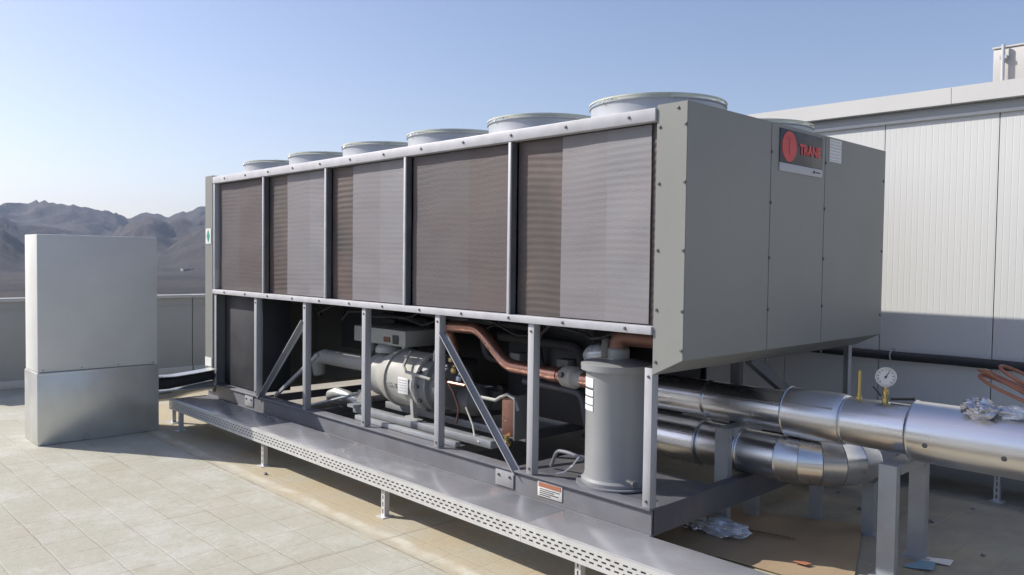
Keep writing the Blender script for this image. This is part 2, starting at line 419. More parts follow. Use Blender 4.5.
# drop wire at a seam
# upper block on the hall's roof
pt = thing('rooftop_block', (4.0, 5.6, 3.4), 'small pale plant block standing on the hall roof at the upper right', 'roof block')
b = B(); b.box(.335, 5, 4.9, 6.6, 3.38, 3.865, .01); b.build('wall', M['block'], pt)
b = B(); b.box(.325, 5.04, 4.89, 6.64, 3.868, 3.885, .004); b.build('cap', M['block'], pt)
b = B(); b.rings([(.43, 4.86, 3.36), (.43, 4.86, 3.89)], .016, 10); b.box(.40, .46, 4.85, 4.9, 3.76, 3.79); b.build('drain_pipe', M['gutter'], pt)

# black pipe clipped to the hall wall
wp = thing('wall_conduit', (1, WY - .06, .96), 'black insulated line clipped along the shaded wall of the white hall', 'pipe')
b = B(); b.rings([(-3.5 + .5 * i, WY - .06, .997 + .004 * math.sin(i * 1.7)) for i in range(21)], .04, 16); b.build('pipe', M['rubber'], wp)
for x in (-2.1, -.0, 2.1):
    b = B(); b.circle((x, WY - .06, .997), (1, 0, 0), .043, .006, 20, 6).box(x - .008, x + .008, WY - .03, WY - .004, .985, 1.06); b.build('clip', M['rail'], wp)

# ------------------------------------------------------------------ the chiller
CH = thing('air_cooled_chiller', (-3, 1.3, .2), 'long grey air-cooled chiller with coil panels, open lower frame and rooftop fans', 'chiller')
D_ = 2.70
# base channels
def channel_x(x0, x1, y, sgn, z0, z1, name, mat):     # open towards sgn in y
    bb = B(); bb.box(x0, x1, y - .004, y + .004, z0, z1)
    bb.box(x0, x1, min(y, y + sgn * .055), max(y, y + sgn * .055), z1 + .001, z1 + .008)
    bb.box(x0, x1, min(y, y + sgn * .055), max(y, y + sgn * .055), z0 - .008, z0 - .001)
    return bb.build(name, mat, CH)
def base_side(y, s):
    bb = B()
    bb.box(-6.2, -.0, min(y, y + s * .012), max(y, y + s * .012), .205, .345)
    bb.box(-6.2, -.0, min(y - s * .02, y + s * .10), max(y - s * .02, y + s * .10), .347, .358, .002)
    bb.box(-6.2, -.0, min(y - s * .02, y + s * .07), max(y - s * .02, y + s * .07), .192, .203)
    return bb.build('base_channel', M['base'], CH)
base_side(.022, 1); base_side(D_ - .022, -1)
for x in (-6.19, -.012):
    b = B(); b.box(x, x + .014, .045, D_ - .045, .195, .355); b.box(x - .06, x, .045, D_ - .045, .345, .355)
    b.build('end_channel', M['base_dark'], CH)
for x in (-5, -4, -3, -2, -1):
    b = B(); b.box(x - .03, x + .03, .13, D_ - .13, .27, .34); b.build('cross_member', M['base_dark'], CH)
b = B(); b.box(-1.22, -.02, .11, .75, .342, .352); b.build('floor_pan', M['base_dark'], CH)
# joint plates on the base
for x in (-1.24, -5.15):
    b = B(); b.box(x - .09, x + .09, .012, .021, .225, .34, .002); p = b.build('splice_plate', M['post'], CH)
    for dx in (-.055, .055):
        b = B(); b.lathe((x + dx, .012, .30), (0, -1, 0), [(0, .010), (.008, .009), (.009, .003)], 6); b.build('bolt', M['bolt'], p)
b = B(); b.box(-.92, -.70, .016, .021, .235, .335, .002); wl = b.build('warning_label', M['white'], CH)
b = B(); b.box(-.91, -.71, .0135, .0155, .30, .328); b.build('orange_band', M['orange'], wl, 0)
b = B()
for k in range(4): b.box(-.90, -.90 + (.18, .13, .17, .10)[k], .0135, .0155, .285 - k * .013, .289 - k * .013)
b.build('print', M['ink'], wl, 0)
# isolator feet
for x in (-5.9, -4.2, -2.5, -.62):
    for y in (.25, 2.45):
        b = B(); b.box(x - .07, x + .07, y - .09, y + .09, 0, .03); b.lathe((x, y, .03), (0, 0, 1), [(0, .05), (.02, .055), (.13, .05), (.155, .03), (.16, .03)], 18)
        b.box(x - .07, x + .07, y - .17, y + .17, .165, .19)
        b.build('isolator_foot', M['base_dark'], CH)
# posts (angle section), braces
def post(x, y, s, z0=.36, z1=1.372, name='post', w=.054):
    bb = B(); bb.box(x - w, x, min(y, y + s * .006), max(y, y + s * .006), z0, z1, .0015)
    bb.box(x - .006, x, min(y + s * .0065, y + s * .06), max(y + s * .0065, y + s * .06), z0, z1, .0015)
    p = bb.build(name, M['post'], CH)
    if s > 0:
        for z in (z0 + .04, z1 - .05):
            q = B(); q.lathe((x - w / 2, y, z), (0, -1, 0), [(0, .009), (.006, .008), (.007, .003)], 6); q.build('bolt', M['bolt'], p)
for k in range(1, 6): post(-1. * k + .035, .006, 1)
post(-.0, .004, 1, .36, 1.18)
b = B(); b.box(-6.005, -5.94, .004, .014, .36, 1.372, .002); b.build('post', M['post'], CH)
for k in range(0, 7): post(-1. * k + (.035 if k else 0), D_ - .006, -1, w=.065)
b = B(); b.box(-.34, -.27, 1.42, 1.48, .36, 1.37, .002); b.build('post', M['base_dark'], CH)
b = B(); b.bar((-.03, 1.14, 1.15), (-.03, 2.62, .37), .05, .07); b.build('brace', M['base_dark'], CH)
b = B(); b.bar((-1.955, .020, 1.235), (-1.12, .020, .33), .008, .06, (0, 1, 0)); b.bar((-1.94, .045, 1.215), (-1.12, .045, .33), .045, .006, (0, 1, 0)); b.build('brace', M['post'], CH)
b = B(); b.bar((-4.03, .020, 1.20), (-4.93, .020, .34), .008, .06, (0, 1, 0)); b.bar((-4.03, .045, 1.18), (-4.93, .045, .34), .045, .006, (0, 1, 0)); b.build('brace', M['post'], CH)
b = B(); b.bar((-4.0, .16, .87), (-4.85, .16, .36), .03, .03, (0, 1, 0)); b.build('brace', M['post'], CH)

# rails
def rail(y0, y1, z0, z1, name, z_l=None, bolts=True, x1=-.002):
    bb = B(); bb.box(-6.0, x1, y0, y1, z0, z1, .004); p = bb.build(name, M['rail'], CH)
    if bolts:
        for k in range(12):
            x = -.19 - .5 * k
            q = B(); q.lathe((x, y0 - .0005, (z0 + z1) / 2 + .002), (0, -1, 0), [(0, .0105), (.007, .009), (.008, .004)], 8); q.build('bolt', M['bolt'], p)
rail(-.012, .055, 2.597, 2.672, 'top_rail')
rail(-.014, .055, 1.374, 1.422, 'middle_rail')
b = B(); b.box(-6.0, -.0, D_ - .05, D_, 1.374, 1.43); b.build('middle_rail', M['rail'], CH)
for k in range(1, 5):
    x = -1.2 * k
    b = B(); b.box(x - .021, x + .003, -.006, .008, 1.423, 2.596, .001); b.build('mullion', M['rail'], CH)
    b = B(); b.box(x - .018, x + .003, .009, .056, 1.424, 2.595); b.build('shade_or_edge_strip', M['base_dark'], CH)  # dark colour stands in for the shaded side of the mullion
b = B(); b.box(-6.0, -5.965, -.004, .07, 1.423, 2.596, .003); b.build('mullion', M['rail'], CH)
b = B(); b.box(-.02, -.003, .04, .07, 1.423, 2.596, .002); b.build('shade_or_edge_strip', M['panel'], CH)

# coil bays: corrugated fin face, in front of some a paler guard screen
def wavy(x0, x1, z0, z1, y, amp, pitch, wob, name, mat):
    bb = B(); nx = max(8, int((x1 - x0) / .06)); nz = int((z1 - z0) / pitch * 6); rows = []
    for j in range(nz + 1):
        z = z0 + (z1 - z0) * j / nz; r_ = []
        for i in range(nx + 1):
            x = x0 + (x1 - x0) * i / nx
            ph = z / pitch * 2 * math.pi + wob * noise.noise(Vector((x * 2.2, z * 1.3, y * 9)))
            a = amp * (.45 + .75 * abs(noise.noise(Vector((x * 1.1 + 5, z * 2.3, 3)))) * 2)
            yy = y + a * math.sin(ph) + .004 * noise.noise(Vector((x * 3, z * 3, 7)))
            r_.append(bb.bm.verts.new((x, yy, z)))
        rows.append(r_)
    for j in range(nz):
        for i in range(nx): bb.bm.faces.new((rows[j][i], rows[j][i + 1], rows[j + 1][i + 1], rows[j + 1][i]))
    ext = bmesh.ops.extrude_face_region(bb.bm, geom=list(bb.bm.faces))
    for v in ext['geom']:
        if isinstance(v, bmesh.types.BMVert): v.co.y += .006
    return bb.build(name, mat, CH, smooth=50)
bays = [(0, (.355, .68)), (1, (.60,)), (2, (.30, .66)), (3, (.33, .7)), (4, (.45,))]
for k, fr in bays:
    x1 = -1.2 * k - .024; x0 = -1.2 * (k + 1) + .020
    if k == 4: x0 = -5.963
    wavy(x0, x1, 1.425, 2.594, .058, .0010, .047, 3.5, 'coil_panel', M['fins'])
    cuts = ([.02] if k in (1, 4) else []) + list(fr) + [.985 if k else .965]
    for n_, (a, c) in enumerate(zip(cuts, cuts[1:])):
        m_ = (M['screen_c'], M['screen_d'])[n_ % 2] if k in (1, 4) else (M['screen'], M['screen_b'])[n_ % 2]
        wavy(x0 + (x1 - x0) * a, x0 + (x1 - x0) * c - .001, 1.43, 2.59, .047 - .001 * n_, .0003, .043, 4.5, 'guard_screen', m_)
for k in range(5):
    x1 = -1.2 * k - .02; x0 = -1.2 * (k + 1) + .02
    b = B(); b.box(x0, x1, D_ - .06, D_ - .03, 1.432, 2.596); b.build('coil_panel', M['fins_b'], CH)
# top deck and underside
b = B(); b.box(-6.0, -.002, .058, D_, 2.6, 2.63); b.build('fan_deck', M['panel'], CH, 0)
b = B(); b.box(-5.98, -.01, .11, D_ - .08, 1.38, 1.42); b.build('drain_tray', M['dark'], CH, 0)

# end hoods
def hood(xa, xb, sections, zlo, zchx, out):
    # xa: frame side, xb: outer face
    for i, (y0, y1) in enumerate(sections):
        bb = B()
        g = .0018
        if zchx: prof = [(xa, 2.688), (xb, 2.688), (xb, zlo), (xa, zlo - .105), ]
        else: prof = [(xa, 2.688), (xb, 2.688), (xb, zlo), (xa, zlo)]
        # polygon in xz, extruded in y
        pts = [(p[0], p[1]) for p in prof]
        bb.prism(pts, 1, y0 + g, y1 - g)
        es = [e for e in bb.bm.edges]
        bmesh.ops.bevel(bb.bm, geom=es, offset=.003, segments=2, affect='EDGES')
        p = bb.build('end_panel', M['panel'], CH)
        zs = (2.62, 2.30, 1.95, 1.62, 1.30)
        for z in zs if zchx else ():
            for y in ((y0 + .035,) if i else ()) :
                q = B(); q.lathe((xb, y - .03, z - .12), (1, 0, 0), [(0, .011), (.006, .010), (.0075, .004)], 8); q.build('bolt', M['bolt'], p)
        if i == 0 and zchx:
            for x in (xa + .022, xb - .012):
                for z in (2.655, 2.56, 2.24, 1.86, 1.52, 1.22) if x < xb - .03 else (2.56, 2.24, 1.86, 1.52, 1.30):
                    if z == 2.655: x_ = (xa + xb) / 2 + .04
                    else: x_ = x
                    q = B(); q.lathe((x_, y0 + .0015, z), (0, -1, 0), [(0, .0095), (.006, .0085), (.007, .004)], 8); q.build('bolt', M['bolt'], p)
        if i == 2:
            for z in (2.45, 1.9, 1.4):
                q = B(); q.lathe((xb, y1 - .03, z), (1, 0, 0), [(0, .011), (.006, .010), (.0075, .004)], 8); q.build('bolt', M['bolt'], p)
hood(0.0, .207, [(0, .93), (.93, 1.685), (1.685, 2.735)], 1.245, True, 1)
hood(-6.002, -6.2, [(-.012, 1.3), (1.3, 2.7)], .27, False, -1)
# stickers on the near-left end strip
b = B(); b.box(-6.175, -6.035, -.016, -.0125, 1.93, 2.10); s_ = b.build('sticker', M['white'], CH, 0); s_['label'] = 'white sticker with a green diamond'
b = B(); b.prism([(-6.105, 2.085), (-6.065, 2.015), (-6.105, 1.945), (-6.145, 2.015)], 1, -.019, -.0165); b.build('green_diamond', M['green'], s_, 0)
b = B(); b.box(-6.19, -6.02, -.016, -.0125, .55, .65); b.build('sticker', M['white'], CH, 0)
# badge
X0 = .2075
bd = B(); bd.box(X0, X0 + .006, 1.03, 1.632, 2.447, 2.664, .002); bd = bd.build('badge', M['logo_black'], CH)
b = B(); b.box(X0, X0 + .006, 1.03, 1.632, 2.390, 2.445, .002); gl = b.build('badge_strip', M['grey_label'], CH)
b = B(); b.lathe((X0 + .006, 1.150, 2.555), (1, 0, 0), [(0, .098), (.003, .098)], 40); b.build('red_disc', M['logo_red'], bd)
b = B()
b.box(X0 + .0092, X0 + .0105, 1.143, 1.157, 2.505, 2.600); b.box(X0 + .0092, X0 + .0105, 1.112, 1.188, 2.601, 2.612)
b.build('emblem', M['logo_deep'], bd)
text_mesh('TRANE', .092, .0015, (X0 + .0085, 1.285, 2.522), (0, 1, 0), (0, 0, 1), 'lettering', M['logo_red'], bd, .004, .305)
b = B(); b.box(X0 + .0065, X0 + .008, 1.50, 1.51, 2.408, 2.43); b.box(X0 + .0065, X0 + .008, 1.49, 1.52, 2.414, 2.424); b.box(X0 + .0065, X0 + .008, 1.53, 1.60, 2.414, 2.422)
b.build('print', M['ink'], gl, 0)
b = B(); b.box(X0, X0 + .003, 1.745, 1.93, 2.515, 2.675); lb = b.build('data_label', M['white'], CH, 0)
b = B()
random.seed(3)
for k in range(7):
    z = 2.662 - k * .022; y = 1.757
    while y < 1.90:
        w_ = random.uniform(.012, .05); b.box(X0 + .0033, X0 + .0042, y, min(y + w_, 1.918), z - .007, z); y += w_ + .009
b.build('print', M['grey_label'], lb, 0)

# fans: shroud > guard, motor, blade
def fan(x, y):
    bb = B()
    prof = [(0, .440), (.02, .430), (.15, .430), (.172, .433), (.178, .442), (.184, .443), (.186, .436), (.17, .424), (.15, .422), (0, .422)]
    bb.lathe((x, y, 2.602), (0, 0, 1), prof, 56, caps=False)
    s_ = bb.build('fan_shroud', M['fan'], CH, 40)
    g = B(); zg = 2.807
    for i in range(12):
        r_ = .07 + i * .0335
        g.circle((x, y, zg + .024 - .026 * (r_ / .44) ** 2), (0, 0, 1), r_, .0032 if i < 11 else .007, 44, 4)
    for k in range(6):
        a = k * math.pi / 3 + .3; c_, s2 = math.cos(a), math.sin(a)
        g.rings([(x + .05 * c_, y + .05 * s2, zg + .028), (x + .3 * c_, y + .3 * s2, zg + .017), (x + .43 * c_, y + .43 * s2, zg + .004), (x + .447 * c_, y + .447 * s2, zg - .03)], .005, 6)
    g.build('guard', M['wire'], s_)
    g = B(); g.lathe((x, y, 2.66), (0, 0, 1), [(0, .09), (.12, .09), (.135, .07), (.14, .02)], 24); g.build('motor', M['blade'], s_)
    g = B()
    for k in range(5):
        a0 = k * 2 * math.pi / 5
        for j in range(4):
            pass
        P_ = []
        for (rr, da, z) in ((.085, -.5, 2.70), (.39, -.38, 2.70), (.39, .30, 2.76), (.085, .45, 2.77)):
            P_.append(Vector((x + rr * math.cos(a0 + da), y + rr * math.sin(a0 + da), z)))
        lo = [g.bm.verts.new(p - Vector((0, 0, .004))) for p in P_]; hi_ = [g.bm.verts.new(p) for p in P_]
        g.bm.faces.new(lo[::-1]); g.bm.faces.new(hi_)
        for i in range(4): g.bm.faces.new((lo[i], lo[(i + 1) % 4], hi_[(i + 1) % 4], hi_[i]))
    g.build('blade_set', M['blade'], s_)
    return s_
f0 = fan(-.4, .55)
for r_, y in enumerate((.55, 1.75)):
    for k in range(6):
        if r_ == 0 and k == 0: continue
        clone(f0, (-1. * k, y - .55, 0), CH)

def arc_path(pts, rad, n=7):
    pts = [Vector(p) for p in pts]; out = [pts[0]]
    for a, p, c in zip(pts, pts[1:], pts[2:]):
        d1 = (a - p); d2 = (c - p); r1 = min(rad, d1.length * .45, d2.length * .45)
        s0 = p + d1.normalized() * r1; s1 = p + d2.normalized() * r1
        for i in range(n + 1):
            t = i / n; out.append((1 - t) ** 2 * s0 + 2 * t * (1 - t) * p + t * t * s1)
    out.append(pts[-1]); return out
# --- inside the lower frame
b = B(); b.lathe((-5.0, 1.85, .86), (1, 0, 0), [(0, .30), (.03, .36), (.08, .38), (3.85, .38), (3.9, .36), (3.93, .30)], 40); ev = b.build('evaporator', M['black'], CH)
for x in (-4.6, -3.0, -1.6):
    b = B(); b.box(x - .04, x + .04, 1.6, 2.1, .36, .55); b.build('saddle', M['base_dark'], ev)
b = B(); b.box(-5.93, -5.02, .10, .42, .37, 1.37, .004); b.build('electrical_cabinet', M['dark'], CH)
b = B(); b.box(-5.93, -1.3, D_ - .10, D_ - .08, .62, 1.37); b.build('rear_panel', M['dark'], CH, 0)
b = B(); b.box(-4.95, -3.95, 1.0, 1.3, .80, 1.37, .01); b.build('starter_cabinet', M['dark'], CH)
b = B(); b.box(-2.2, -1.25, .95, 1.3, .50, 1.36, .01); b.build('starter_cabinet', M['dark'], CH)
# suction line
b = B(); b.rings([(-4.60, .52, .58), (-4.60, .51, .68), (-4.56, .50, .75), (-4.46, .50, .78), (-3.5, .50, .785)], [.06, .07, .075, .075, .075], 24); b.build('suction_pipe', M['comp'], CH)
# compressor
cx = (-3.46, .52, .725)
b = B(); b.lathe(cx, (1, 0, 0), [(0, .15), (.012, .195), (.05, .205), (.06, .19), (.16, .19), (.22, .205), (.30, .245), (.36, .255), (.372, .262), (.40, .262), (.405, .245), (.78, .25), (.80, .262), (.84, .262), (.85, .24)], 40)
co = b.build('compressor', M['comp'], CH, 35)
b = B(); b.lathe((-2.61, .52, .725), (1, 0, 0), [(0, .235), (.02, .24), (.10, .235), (.12, .20), (.24, .19), (.26, .12)], 32); b.build('motor_end', M['comp_dark'], co, 35)
for k in range(12):
    a = 2 * math.pi * k / 12
    b = B(); b.lathe((-2.61 - .005, .52 + .248 * math.cos(a), .725 + .248 * math.sin(a)), (1, 0, 0), [(0, .014), (.035, .014), (.037, .005)], 8); b.build('bolt', M['bolt'], co)
b = B(); b.box(-2.85, -2.71, .263, .268, .64, .78, .001); nl = b.build('nameplate', M['white'], co)
b = B()
for k in range(5): b.box(-2.84, -2.73, .260, .2625, .755 - k * .022, .761 - k * .022)
b.build('print', M['grey_label'], nl, 0)
text_mesh('TRANE', .045, .002, (-3.035, .270, .685), (1, 0, 0), (0, 0, 1), 'cast_lettering', M['cabinet'], co, .001, .15)
b = B(); b.prism([(-2.72, .62), (-2.68, .62), (-2.66, .45), (-2.58, .44), (-2.58, .432), (-2.78, .432), (-2.78, .45), (-2.70, .47)], 1, .29, .33); b.build('foot', M['comp'], co)
b = B(); b.prism([(-3.62, .56), (-3.50, .56), (-3.46, .36), (-3.66, .36)], 1, .36, .42); b.build('foot', M['comp'], co)
b = B(); b.rings([(-2.80, .36, .99), (-2.78, .31, .95), (-2.75, .25, .88), (-2.70, .24, .84), (-2.45, .30, .80)], .013, 8); b.build('conduit', M['cabinet'], co)
b = B(); b.rings([(-2.55, .42, .84), (-2.55, .42, .99), (-2.53, .42, 1.03)], .012, 8); b.build('conduit', M['cabinet'], co)
# control box above the compressor
b = B(); b.box(-3.85, -3.02, .46, 1.0, 1.00, 1.145, .006); cb = b.build('control_box', M['cabinet'], CH)
b = B(); b.box(-3.20, -3.12, .448, .4585, 1.02, 1.10, .001); b.build('black_sticker', M['ink'], cb)
b = B(); b.box(-3.34, -3.25, .448, .4585, 1.03, 1.075, .001); b.build('red_sticker', M['copper_old'], cb)
b = B(); b.box(-3.65, -3.61, .48, .52, .90, 1.0); b.box(-3.10, -3.06, .48, .52, .95, 1.0); b.build('bracket', M['cabinet'], cb)
b = B(); b.lathe((-3.35, .52, .93), (0, 0, 1), [(0, .13), (.05, .12), (.07, .09)], 20); b.build('terminal_housing', M['cabinet'], CH)
# mounting rails
b = B(); b.box(-3.55, -1.65, .26, .34, .37, .43, .004); b.box(-3.55, -3.45, .2, .40, .43, .455); b.build('mounting_rail', M['stand'], CH)
b = B(); b.box(-3.3, -1.9, .12, .17, .36, .40, .004); b.build('mounting_rail', M['stand'], CH)
b = B(); b.box(-3.55, -1.65, .62, .70, .37, .43, .004); b.build('mounting_rail', M['stand'], CH)
b = B(); b.rings([(-4.35, .5, .37), (-4.2, .42, .43), (-4.05, .40, .47), (-3.9, .42, .46), (-3.75, .46, .40)], [.04, .05, .055, .05, .05], 16); b.build('oil_line', M['galv'], CH)
b = B(); b.rings([(-4.1, .15, .37), (-3.55, .45, .55)], .014, 8); b.build('strut', M['stand'], CH)
# second compressor lump and fittings right of the first
b = B(); b.lathe((-2.55, .62, .62), (1, 0, 0), [(0, .10), (.02, .13), (.34, .13), (.36, .10), (.42, .06)], 24); b.build('oil_filter', M['comp_dark'], CH)
b = B(); b.lathe((-2.42, .40, .78), (1, 0, 0), [(0, .015), (.30, .015)], 12); b.build('oil_line', M['copper'], CH)
random.seed(11)
for (x, y, z, r_) in ((-2.47, .42, .93, .035), (-2.40, .42, .87, .03), (-2.36, .44, .96, .022), (-2.30, .42, .88, .026), (-2.33, .5, .80, .03)):
    b = B(); b.lathe((x, y, z - r_), (0, .2, 1), [(0, r_ * .6), (r_ * .4, r_), (r_ * 1.6, r_), (r_ * 2, r_ * .5), (r_ * 2.6, r_ * .45)], 8)
    b.build('valve', M['foil'] if r_ > .028 else M['brass'], CH)
b = B(); b.rings([(-2.44, .42, .90), (-2.38, .38, .83), (-2.28, .40, .72), (-2.22, .42, .58), (-2.25, .42, .45)], .009, 8); b.build('thin_line', M['copper_old'], CH)
b = B(); b.rings([(-2.05, .35, .62), (-1.93, .32, .50), (-1.86, .28, .42), (-1.78, .26, .40)], .008, 8); b.build('thin_line', M['cabinet'], CH)
random.seed(17)
for k, (x, z, r_) in enumerate(((-3.9, 1.22, .035), (-3.3, 1.28, .028), (-2.2, 1.15, .04), (-1.9, .80, .03), (-2.6, 1.26, .025))):
    l_ = random.uniform(.5, .9)
    b = B(); b.rings(arc_path([(x, .85, z), (x + l_, .86, z - .02), (x + l_ + .05, .9, z - .35), (x + l_ + .3, 1.2, z - .4)], .08), r_, 10); b.build('refrigerant_line', (M['black'], M['base_dark'])[k % 2], CH, 60)
for (x, z) in ((-2.25, .60), (-1.95, .95), (-1.42, .95), (-3.95, .95)):
    b = B(); b.box(x - .06, x + .06, .78, .88, z - .08, z + .08, .008); b.box(x - .03, x + .03, .74, .779, z - .03, z + .02, .004); b.build('solenoid_valve', M['comp_dark'], CH)
# plate heat exchanger
b = B(); b.box(-1.735, -1.60, .44, .56, .44, .74, .012); hx = b.build('plate_heat_exchanger', M['copper_old'], CH)
b = B(); b.box(-1.595, -1.575, .43, .57, .42, .76, .004); b.build('end_plate', M['comp_dark'], hx)
b = B(); b.rings([(-1.98, .44, .70), (-1.80, .44, .70), (-1.74, .44, .735), (-1.66, .43, .765), (-1.59, .44, .74), (-1.57, .46, .65)], .014, 10); b.build('inlet_line', M['cabinet'], hx)
b = B(); b.lathe((-1.66, .43, .36), (0, 0, 1), [(0, .02), (.03, .035), (.05, .02), (.09, .02)], 10); b.build('drain_valve', M['brass'], hx)
# copper discharge line
cp = arc_path([(-2.47, .60, .95), (-2.46, .47, 1.235), (-2.02, .45, 1.245), (-1.68, .45, .985), (-1.10, .45, .97)], .085)
b = B(); b.rings(cp, .05, 20); cu = b.build('discharge_pipe', M['copper'], CH, 60)
b = B(); b.lathe((-1.24, .45, .972), (1, 0, 0), [(0, .055), (.10, .056)], 20); b.build('coupling', M['copper'], cu)
b = B(); b.lathe((-1.11, .45, .97), (1, 0, 0), [(0, .055), (.03, .075), (.13, .08), (.16, .06), (.20, .055), (.50, .05)], 20); b.build('check_valve', M['comp'], cu, 35)
b = B(); b.lathe((-.90, .44, .968), (1, .05, 0), [(0, .056), (.20, .056)], 20); b.build('coupling', M['copper'], cu)
b = B(); b.lathe((-1.05, .375, .99), (0, -1, .2), [(0, .02), (.02, .02), (.022, .008)], 8); b.build('plug', M['bolt'], cu)
# oil separator
sx, sy = -.50, .30
b = B(); b.lathe((sx, sy, .372), (0, 0, 1), [(0, .215), (.02, .217), (.035, .20), (.06, .195), (.70, .195), (.72, .20), (.725, .228), (.765, .230), (.775, .21), (.79, .10), (.80, .02)], 44)
sep = b.build('oil_separator', M['vessel'], CH, 35)
b = B(); b.lathe((sx, sy, .358), (0, 0, 1), [(0, .25), (.012, .25), (.014, .21)], 40); b.build('base_ring', M['base'], sep)
# label wrapped on the vessel
def wrap_label(z0, z1, a0, a1, r_, name, mat, par, t=.0015):
    bb = B(); n = 10; A = [a0 + (a1 - a0) * i / n for i in range(n + 1)]
    o = [(sx + r_ * math.cos(R(a)), sy + r_ * math.sin(R(a))) for a in A] + [(sx + (r_ - t) * math.cos(R(a)), sy + (r_ - t) * math.sin(R(a))) for a in A[::-1]]
    bb.prism(o, 2, z0, z1); return bb.build(name, mat, par)
for z0, z1 in ((.99, 1.05), (.935, .975), (.88, .925), (.84, .872)):
    l_ = wrap_label(z0, z1, 229, 262, .1985, 'paper_label', M['white'], sep, .003)
for z in (.977, .928, .876): wrap_label(z, z + .007, 231, 261, .1975, 'black_band', M['ink'], sep, .002)
b = B(); b.rings(arc_path([(sx - .0, sy + .02, 1.17), (sx - .0, sy + .02, 1.31), (sx + .42, sy + .10, 1.31)], .12), .062, 20); b.build('outlet_elbow', M['copper_old'], sep, 60)
b = B(); b.lathe((sx, sy + .02, 1.165), (0, 0, 1), [(0, .072), (.06, .072), (.07, .065)], 20); b.build('outlet_collar', M['vessel'], sep)
b = B(); b.rings(arc_path([(-.70, .22, .48), (-.80, .2, .51), (-.94, .22, .50), (-1.02, .25, .37)], .05), .012, 8); b.build('oil_line', M['base'], sep)
b = B(); b.rings([(-.72, .2, .50), (-.74, .15, .44), (-.80, .14, .39), (-.86, .13, .37)], .006, 6); b.build('sensor_cable', M['white'], sep)
b = B(); b.lathe((-.30, .18, .43), (1, -.6, .1), [(0, .012), (.10, .012), (.11, .02), (.13, .02)], 8); b.build('service_valve', M['bolt'], sep)
# electronic valve with blue cap
b = B(); b.lathe((-1.02, .62, 1.11), (1, -.1, .2), [(0, .05), (.05, .075), (.14, .075), (.19, .05), (.26, .04)], 20); ev2 = b.build('expansion_valve', M['plastic'], CH, 40)
b = B(); b.rings([(-.82, .6, 1.16), (-.74, .55, 1.24), (-.66, .5, 1.30), (-.52, .5, 1.33)], .012, 8); b.build('valve_cable', M['rubber'], ev2)
b = B(); b.box(-.80, -.74, .5, .56, 1.12, 1.27, .01); b.build('coil_housing', M['comp_dark'], ev2)
# rough cable harness under the tray
random.seed(5)
for k in range(7):
    x = -5.0 + k * .6; pts = []
    for i in range(7): pts.append((x + i * .14, .5 + .12 * math.sin(i + k), 1.34 - .10 * math.sin(i * math.pi / 6) * random.uniform(.6, 1.6)))
    b = B(); b.rings(pts, .011, 6); b.build('cable_loop', M['rubber'], CH)

# ------------------------------------------------------------------ walkways
def slotted(bb, x0, x1, z0, z1, y, t, rows, pitch=.055, slot=.031, hh=.010):
    """sheet in the plane y with staggered through slots"""
    cell = (z1 - z0) / rows
    for r_ in range(rows):
        a, c = z0 + r_ * cell, z0 + (r_ + 1) * cell; m = (a + c) / 2
        lo, hi_ = m - hh / 2, m + hh / 2
        for (p, q) in ((a, lo), (hi_, c)):
            bb.box(x0, x1, y, y + t, p, q)
        x = x0 + (pitch / 2 if r_ % 2 else 0); prev = x0
        while x < x1:
            s0, s1 = x + (pitch - slot) / 2, x + (pitch + slot) / 2
            if s1 > x1: break
            bb.box(prev, s0, y, y + t, lo, hi_); prev = s1; x += pitch
        bb.box(prev, x1, y, y + t, lo, hi_)
def walkway(xa, xb, y0, y1, z, legs, label, joint, mirror=False):
    th = thing('service_walkway', ((xa + xb) / 2, (y0 + y1) / 2, 0), label, 'walkway', 'galvanised service walkways')
    cuts = [xa] + joint + [xb]
    for a, c in zip(cuts, cuts[1:]):
        bb = B(); bb.box(a + .001, c - .001, y0 + .012, y1 - .012, z - .004, z, .001); bb.build('tread_plate', M['deck'], th)
        bb = B(); bb.box(a + .001, c - .001, y0, y0 + .030, z + .001, z + .004)
        bb.box(a + .001, c - .001, y0, y0 + .003, z - .014, z + .001); bb.box(a + .001, c - .001, y0, y0 + .003, z - .098, z - .084)
        slotted(bb, a + .001, c - .001, z - .084, z - .014, y0, .003, 3)
        bb.box(a + .001, c - .001, y0, y0 + .03, z - .101, z - .098)
        bb.build('slotted_edge', M['lip'], th, 0)
        bb = B(); bb.box(a + .002, c - .002, y0 + .031, y0 + .034, z - .097, z - .006); bb.build('dark_backing', M['base_dark'], th, 0)  # added backing sheet, its dark colour stands in for shade behind the slots
        bb = B(); bb.box(a + .001, c - .001, y1 - .011, y1 - .008, z - .06, z - .005); bb.build('inner_edge', M['base'], th, 0)
    for x in legs:
        for y in (y0 + .035,):
            bb = B()
            zt = z - .10 if y < (y0 + y1) / 2 else z - .005
            # slotted channel: front web with slots + two flanges, welded foot plate
            zc = .008; 
            bb.box(x - .02, x - .006, y, y + .003, .006, zt); bb.box(x + .006, x + .02, y, y + .003, .006, zt)
            while zc < zt - .02:
                bb.box(x - .006, x + .006, y, y + .003, zc, zc + .018); zc += .048
            bb.box(x - .02, x - .017, y + .003, y + .04, .006, zt); bb.box(x + .017, x + .02, y + .003, y + .04, .006, zt)
            lg = bb.build('leg', M['lip'], th, 0)
            bb = B(); bb.box(x - .045, x + .045, y - .03, y + .07, .0, .006, .001); bb.build('foot_plate', M['lip'], lg)
    for x in legs[1:]:
        bb = B(); bb.box(x - .02, x + .02, y0 + .04, y1 - .04, z - .05, z - .006); bb.build('cross_bearer', M['lip'], th, 0)
    return th
